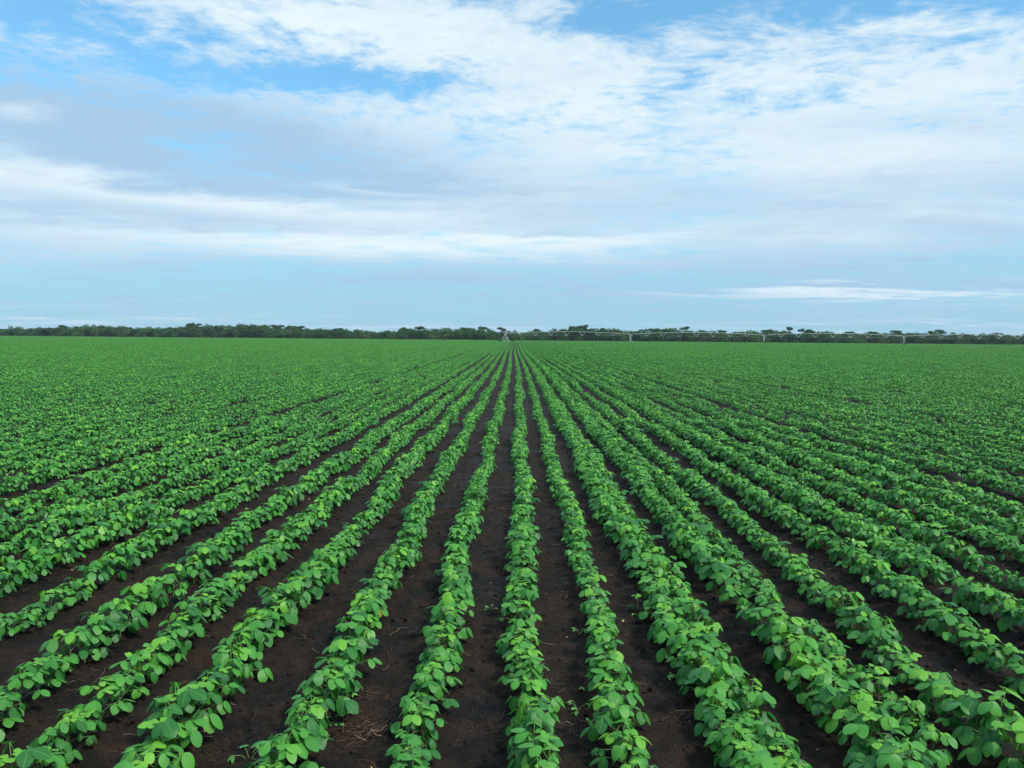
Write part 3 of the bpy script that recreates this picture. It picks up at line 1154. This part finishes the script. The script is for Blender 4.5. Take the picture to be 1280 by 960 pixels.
px = -30.0
while px < 1320:
    place_tree('b', rng.randrange(11), px, rng.uniform(0, 5), top_scale(px) * rng.uniform(1.0, 1.3))
    px += rng.uniform(11, 19)
for px_, h_ in ((80, .95), (128, 1.05), (160, .9), (213, .95), (243, 1.13), (272, 1.0), (318, 1.13), (332, 1.18), (347, 1.16), (362, 1.05), (379, 1.15), (421, .85),
                (505, 1.0), (524, .95), (543, .95), (580, 1.05), (604, 1.12), (628, 1.0), (672, .95), (715, 1.3), (730, 1.25), (752, 1.05), (818, 1.12), (836, 1.1), (858, 1.15), (900, 1.0),
                (957, 1.05), (985, 1.08), (1005, 1.0), (1013, 1.02), (1060, .95), (1092, 1.0), (1122, 1.05), (1164, 1.05), (1171, 1.08), (1205, .85), (1245, .85)):
    place_tree('a', rng.randrange(9), px_, rng.uniform(8, 20), h_ * rng.uniform(0.80, 0.95) * (1.0 if px_ < 650 else 0.93))

# labels: counted from the left between landmarks that stand out
LM = [(-200, 230, "left of the tallest acacia clump"), (230, 390, "in the tall acacia clump on the left"), (390, 624, "between the acacia clump and the pivot tower"),
      (624, 788, "behind the first irrigation span"), (788, 954, "behind the second irrigation span"),
      (954, 1128, "behind the third irrigation span"), (1128, 1500, "behind the last irrigation span")]
for kind, nm, cat, grp in (('b', "rounded bushy tree", "tree", "bushy trees along the field edge"), ('a', "flat-topped tree", "tree", "flat-topped trees above the tree line")):
    for a, b, where in LM:
        ls = sorted([t for t in tree_recs if t[0] == kind and a <= t[1] < b], key=lambda t: t[1])
        for i, t in enumerate(ls):
            tag(t[2], "dark %s, %s from the left %s" % (nm, ordn(i + 1), where), cat, grp)
# a small pale tree in front of the line, left
cr, tr = MB(), MB()
lobe(cr, (0, 0, 3.6), (2.4, 2.2, 1.5), 320, 0.32, rng, 0.95)
lobe(cr, (1.2, 0, 4.4), (1.3, 1.3, .8), 120, 0.32, rng, 1.0)
tr.tube([(0, 0, -.2), (.15, 0, 1.2), (0, 0, 3.2)], [0.22, 0.18, 0.1], 6)
x, y = edge_point(180, -3)
r = bpy.data.objects.new("small_tree", None); COL.objects.link(r); r.location = (x, y, 0)
link_obj("crown", cr.mesh("tree_crown", M_TREE, False), r); link_obj("trunk", tr.mesh("tree_trunk", M_PALEBARK), r)
tag(r, "small yellowish tree with pale trunk in front of the dark tree line", "tree")
# shrubs at the pivot
for i, (dx, dy, s, lab) in enumerate(((-2.4, -2.2, 1.0, "low dark shrub at the left foot of the pivot tower"), (3.4, 0.5, 0.8, "low green shrub at the right foot of the pivot tower"))):
    m = MB()
    for k in range(4):
        lobe(m, (rng.uniform(-1.2, 1.2), rng.uniform(-.6, .6), 0.45), (0.8, 0.7, 0.45), 70, 0.16, rng, 0.4)
    st = MB(); st.tube([(0, 0, -.1), (0.05, 0, .4)], 0.05, 5)
    r = bpy.data.objects.new("shrub", None); COL.objects.link(r); r.location = (piv.x + dx, piv.y + dy, 0); r.scale = (s, s, s)
    link_obj("foliage", m.mesh("shrub_foliage", M_TREE, False), r); link_obj("stem", st.mesh("shrub_stem", M_BARK), r)
    tag(r, lab, "shrub", "shrubs by the pivot tower")

# woodland behind, one mass
wp = []
for row_, back in enumerate((9, 17, 26, 38, 55, 80)):
    px = -160.0
    while px < 1450:
        x, y = edge_point(px, back + rng.uniform(-3, 3))
        s = top_scale(px) * rng.uniform(1.0, 1.3)
        wp.append((x, y, 0, 0, 0, rng.uniform(0, 6.28), s, rng.randrange(11)))
        px += rng.uniform(11, 19)
wood = scatter_object("woodland", [([b[0] for b in BUSH], wp)])
tag(wood, "dark green woodland massed behind the front trees at the field edge", "woodland", kind='stuff')
# rough grass along the field margin
gmx = MB()
for i in range(9000):
    px = rng.uniform(-60, 1340); x, y = edge_point(px, rng.uniform(-7, 1))
    hgt = rng.uniform(.25, .8); a = rng.uniform(0, 3.14); w_ = rng.uniform(.1, .3)
    gmx.add([(x - w_ * math.cos(a), y - w_ * math.sin(a), 0), (x + w_ * math.cos(a), y + w_ * math.sin(a), 0), (x + rng.uniform(-.1, .1), y, hgt)], [[0, 1, 2]], None, rng.random())
M_DRYGRASS = leaf_material("margin_grass", rgb(0.05, 0.12, 0.03), rgb(0.10, 0.17, 0.05), rgb(0.22, 0.20, 0.10), rgb(0.1, 0.15, 0.06), far=True, rough=0.8)
go_ = link_obj("grass", gmx.mesh("grass", M_DRYGRASS, False))
tag(go_, "rough grass along the far margin of the field under the trees", "grass", kind='stuff')

# ------------------------------------------------------------------ haze
hz_m, t = new_mat("haze")
out = t.add('ShaderNodeOutputMaterial')
pv = t.add('ShaderNodeVolumePrincipled')
pv.inputs['Color'].default_value = (0.75, 0.88, 1.0, 1)
pv.inputs['Density'].default_value = 0.00011
pv.inputs['Anisotropy'].default_value = 0.2
t.link(pv.outputs[0], out.inputs['Volume'])
USE_HAZE = True
if USE_HAZE:
    me = bpy.data.meshes.new("haze")
    X, Y0, Y1, Z0, Z1 = 4300, -650, 4300, -1.0, 16.0
    vv = [(-X, Y0, Z0), (X, Y0, Z0), (X, Y1, Z0), (-X, Y1, Z0), (-X, Y0, Z1), (X, Y0, Z1), (X, Y1, Z1), (-X, Y1, Z1)]
    me.from_pydata(vv, [], [(0, 3, 2, 1), (4, 5, 6, 7), (0, 1, 5, 4), (1, 2, 6, 5), (2, 3, 7, 6), (3, 0, 4, 7)])
    me.materials.append(hz_m)
    tag(link_obj("haze", me), "thin bluish air over the field", kind='stuff')

# ------------------------------------------------------------------ sky
SUN_EL, SUN_AZ = 48.0, 125.0     # azimuth clockwise from the view direction (+Y)
w = bpy.data.worlds.new("World"); scene.world = w; w.use_nodes = True
t = NT(w.node_tree)
out = t.add('ShaderNodeOutputWorld')
sky = t.add('ShaderNodeTexSky', sky_type='NISHITA')
sky.sun_disc = False; sky.sun_elevation = R(SUN_EL); sky.sun_rotation = R(SUN_AZ)
sky.air_density = 1.0; sky.dust_density = 0.6; sky.ozone_density = 1.4
bg1 = t.add('ShaderNodeBackground'); bg1.inputs[1].default_value = 0.12
tc = t.add('ShaderNodeTexCoord'); D = tc.outputs['Generated']
sp = t.add('ShaderNodeSeparateXYZ'); t.link(D, sp.inputs[0])
dx_, dy_, dz_ = sp.outputs
az = t.math('ARCTAN2', dx_, dy_)
el = t.math('ARCSINE', dz_)
zc = t.math('ADD', t.math('MAXIMUM', dz_, 0.0), 0.045)
comb = t.add('ShaderNodeCombineXYZ')
t.link(t.math('DIVIDE', dx_, zc), comb.inputs[0]); t.link(t.math('DIVIDE', dy_, zc), comb.inputs[1])
Pl = comb.outputs[0]
# warp the cloud plane
wn = t.add('ShaderNodeTexNoise'); t.link(Pl, wn.inputs['Vector']); wn.inputs['Scale'].default_value = 0.6; wn.inputs['Detail'].default_value = 3
vm = t.add('ShaderNodeVectorMath', operation='MULTIPLY_ADD')
t.link(wn.outputs['Color'], vm.inputs[0]); vm.inputs[1].default_value = (0.8, 0.8, 0.8); t.link(Pl, vm.inputs[2])
Pw = vm.outputs[0]
nA = t.noise(Pw, 0.55, 9, 0.60)
nB = t.noise(Pw, 2.6, 8, 0.62)
nD = t.noise(Pw, 8.0, 6, 0.6)
mp = t.add('ShaderNodeMapping'); t.link(Pw, mp.inputs['Vector']); mp.inputs['Scale'].default_value = (0.5, 1.5, 1.0); mp.inputs['Rotation'].default_value = (0, 0, R(12))
nC = t.noise(mp.outputs[0], 0.9, 8, 0.55)


elw = t.math('ADD', el, t.math('MULTIPLY', t.math('SUBTRACT', nC, 0.5), 0.055))
elw = t.math('ADD', elw, t.math('MULTIPLY', t.math('SUBTRACT', nB, 0.5), 0.020))


def blob(px, py, sx, sy, amp, slope=0.0):
    """soft mass of cloud at a bearing and height above the horizon; slope tilts its long axis"""
    a0 = math.atan((px - 643) / F_PX); e0 = math.atan((423 - py) / F_PX)
    u = t.math('SUBTRACT', az, a0); v = t.math('SUBTRACT', elw, e0)
    v = t.math('ADD', v, t.math('MULTIPLY', u, slope))
    u = t.math('DIVIDE', u, sx / F_PX); v = t.math('DIVIDE', v, sy / F_PX)
    r2 = t.math('ADD', t.math('MULTIPLY', u, u), t.math('MULTIPLY', v, v))
    return t.math('MULTIPLY', t.math('EXPONENT', t.math('MULTIPLY', r2, -1.0)), amp)


def total(lst):
    s = None
    for b in lst:
        s = b if s is None else t.math('ADD', s, b)
    return s


cover = total([
    blob(430, 45, 260, 48, 0.42, 0.08), blob(620, 90, 150, 60, 0.25), blob(1010, 150, 430, 80, 0.34, 0.02), blob(560, 215, 210, 60, 0.28),
    blob(85, 28, 42, 12, 0.22), blob(130, 112, 110, 14, 0.20), blob(150, 190, 330, 55, 0.50), blob(1190, 30, 80, 22, 0.22, 0.15), blob(1062, 19, 12, 7, 0.34),
    blob(300, 285, 420, 45, 0.30), blob(900, 270, 420, 60, 0.22), blob(1050, 370, 260, 12, 0.30), blob(1180, 230, 260, 60, 0.18),
    blob(80, 75, 110, 30, -0.42), blob(370, 122, 230, 24, -0.62, -0.03), blob(1030, 25, 280, 34, -0.55), blob(720, 35, 60, 14, -0.3), blob(30, 20, 60, 20, -0.12),
    blob(300, 375, 700, 18, -0.06), blob(640, 335, 900, 40, 0.16), blob(720, 40, 70, 14, -0.15), blob(560, 120, 120, 10, -0.15)])
dens = t.math('ADD', cover, t.math('MULTIPLY', t.math('SUBTRACT', nA, 0.5), 1.5))
dens = t.math('ADD', dens, t.math('MULTIPLY', t.math('SUBTRACT', nB, 0.5), 1.15))
dens = t.math('ADD', dens, t.math('MULTIPLY', t.math('SUBTRACT', nD, 0.5), t.ramp(el, 0.10, 0.30, 0.2, 1.25)))
nE = t.noise(Pw, 19.0, 5, 0.6)
dens = t.math('ADD', dens, t.math('MULTIPLY', t.math('SUBTRACT', nE, 0.5), t.ramp(el, 0.14, 0.34, 0.0, 0.65)))
alpha = t.ramp(dens, -0.26, 0.50)
# brightness of the clouds: thin bright veils, blue-grey where they are thick
shade = total([blob(190, 195, 340, 50, 1.15, 0.05), blob(250, 300, 420, 60, 0.42), blob(1200, 290, 420, 60, 0.40), blob(800, 330, 500, 36, 0.20), blob(640, 378, 900, 34, 0.95), blob(350, 40, 120, 40, -0.2),
               blob(40, 190, 50, 12, -0.7), blob(230, 264, 290, 13, -0.55, 0.06), blob(480, 314, 350, 14, -0.55), blob(900, 364, 150, 7, -0.6), blob(1120, 374, 240, 9, -0.75), blob(690, 300, 150, 6, -0.45), blob(450, 240, 90, 5, -.35, 0.05)])
shade = t.math('ADD', shade, t.math('MULTIPLY', t.math('SUBTRACT', nC, 0.5), 1.05))
shade = t.math('ADD', shade, t.math('MULTIPLY', t.math('SUBTRACT', nB, 0.5), 0.6))
shade = t.math('ADD', shade, t.math('MULTIPLY', t.math('SUBTRACT', nD, 0.5), t.ramp(el, 0.10, 0.30, 0.1, 0.7)))
cc = t.mix(t.ramp(shade, -0.30, 0.85), rgb(0.600, 0.685, 0.715), rgb(0.285, 0.430, 0.585))
bg2 = t.add('ShaderNodeBackground'); t.link(cc, bg2.inputs[0]); t.link(t.ramp(el, 0.42, 0.95, 1.0, 2.1), bg2.inputs[1])  # added boost: unseen clouds high overhead brightened to light the leaves
# thin high veil everywhere, denser toward the horizon
veil = t.ramp(el, 0.0, 0.30, 0.90, 0.25)
bgv = t.add('ShaderNodeBackground'); bgv.inputs[0].default_value = rgb(0.238, 0.420, 0.555); bgv.inputs[1].default_value = 0.98
skyc = t.mix(1.0, sky.outputs[0], rgb(0.60, 1.16, 1.30), 'MULTIPLY')
t.link(skyc, bg1.inputs[0])
m1 = t.add('ShaderNodeMixShader'); t.link(veil, m1.inputs[0]); t.link(bg1.outputs[0], m1.inputs[1]); t.link(bgv.outputs[0], m1.inputs[2])
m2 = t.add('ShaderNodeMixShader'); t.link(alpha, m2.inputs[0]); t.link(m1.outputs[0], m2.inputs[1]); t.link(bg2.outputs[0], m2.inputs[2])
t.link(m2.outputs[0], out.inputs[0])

sd = bpy.data.lights.new("sun", 'SUN'); sd.energy = 2.4; sd.angle = R(10); sd.color = (1.0, 0.96, 0.88)
so_ = bpy.data.objects.new("sun", sd); COL.objects.link(so_)
dirv = Vector((math.sin(R(SUN_AZ)) * math.cos(R(SUN_EL)), math.cos(R(SUN_AZ)) * math.cos(R(SUN_EL)), math.sin(R(SUN_EL))))
so_.rotation_euler = (-dirv).to_track_quat('-Z', 'Y').to_euler()
so_.location = (20, -20, 40)

vs_ = scene.view_settings
vs_.view_transform = 'Standard'; vs_.look = 'None'; vs_.exposure = 0.50; vs_.gamma = 1.0
scene.cycles.max_bounces = 5
scene.cycles.diffuse_bounces = 1
scene.cycles.transmission_bounces = 2
scene.cycles.glossy_bounces = 1
scene.cycles.volume_bounces = 0
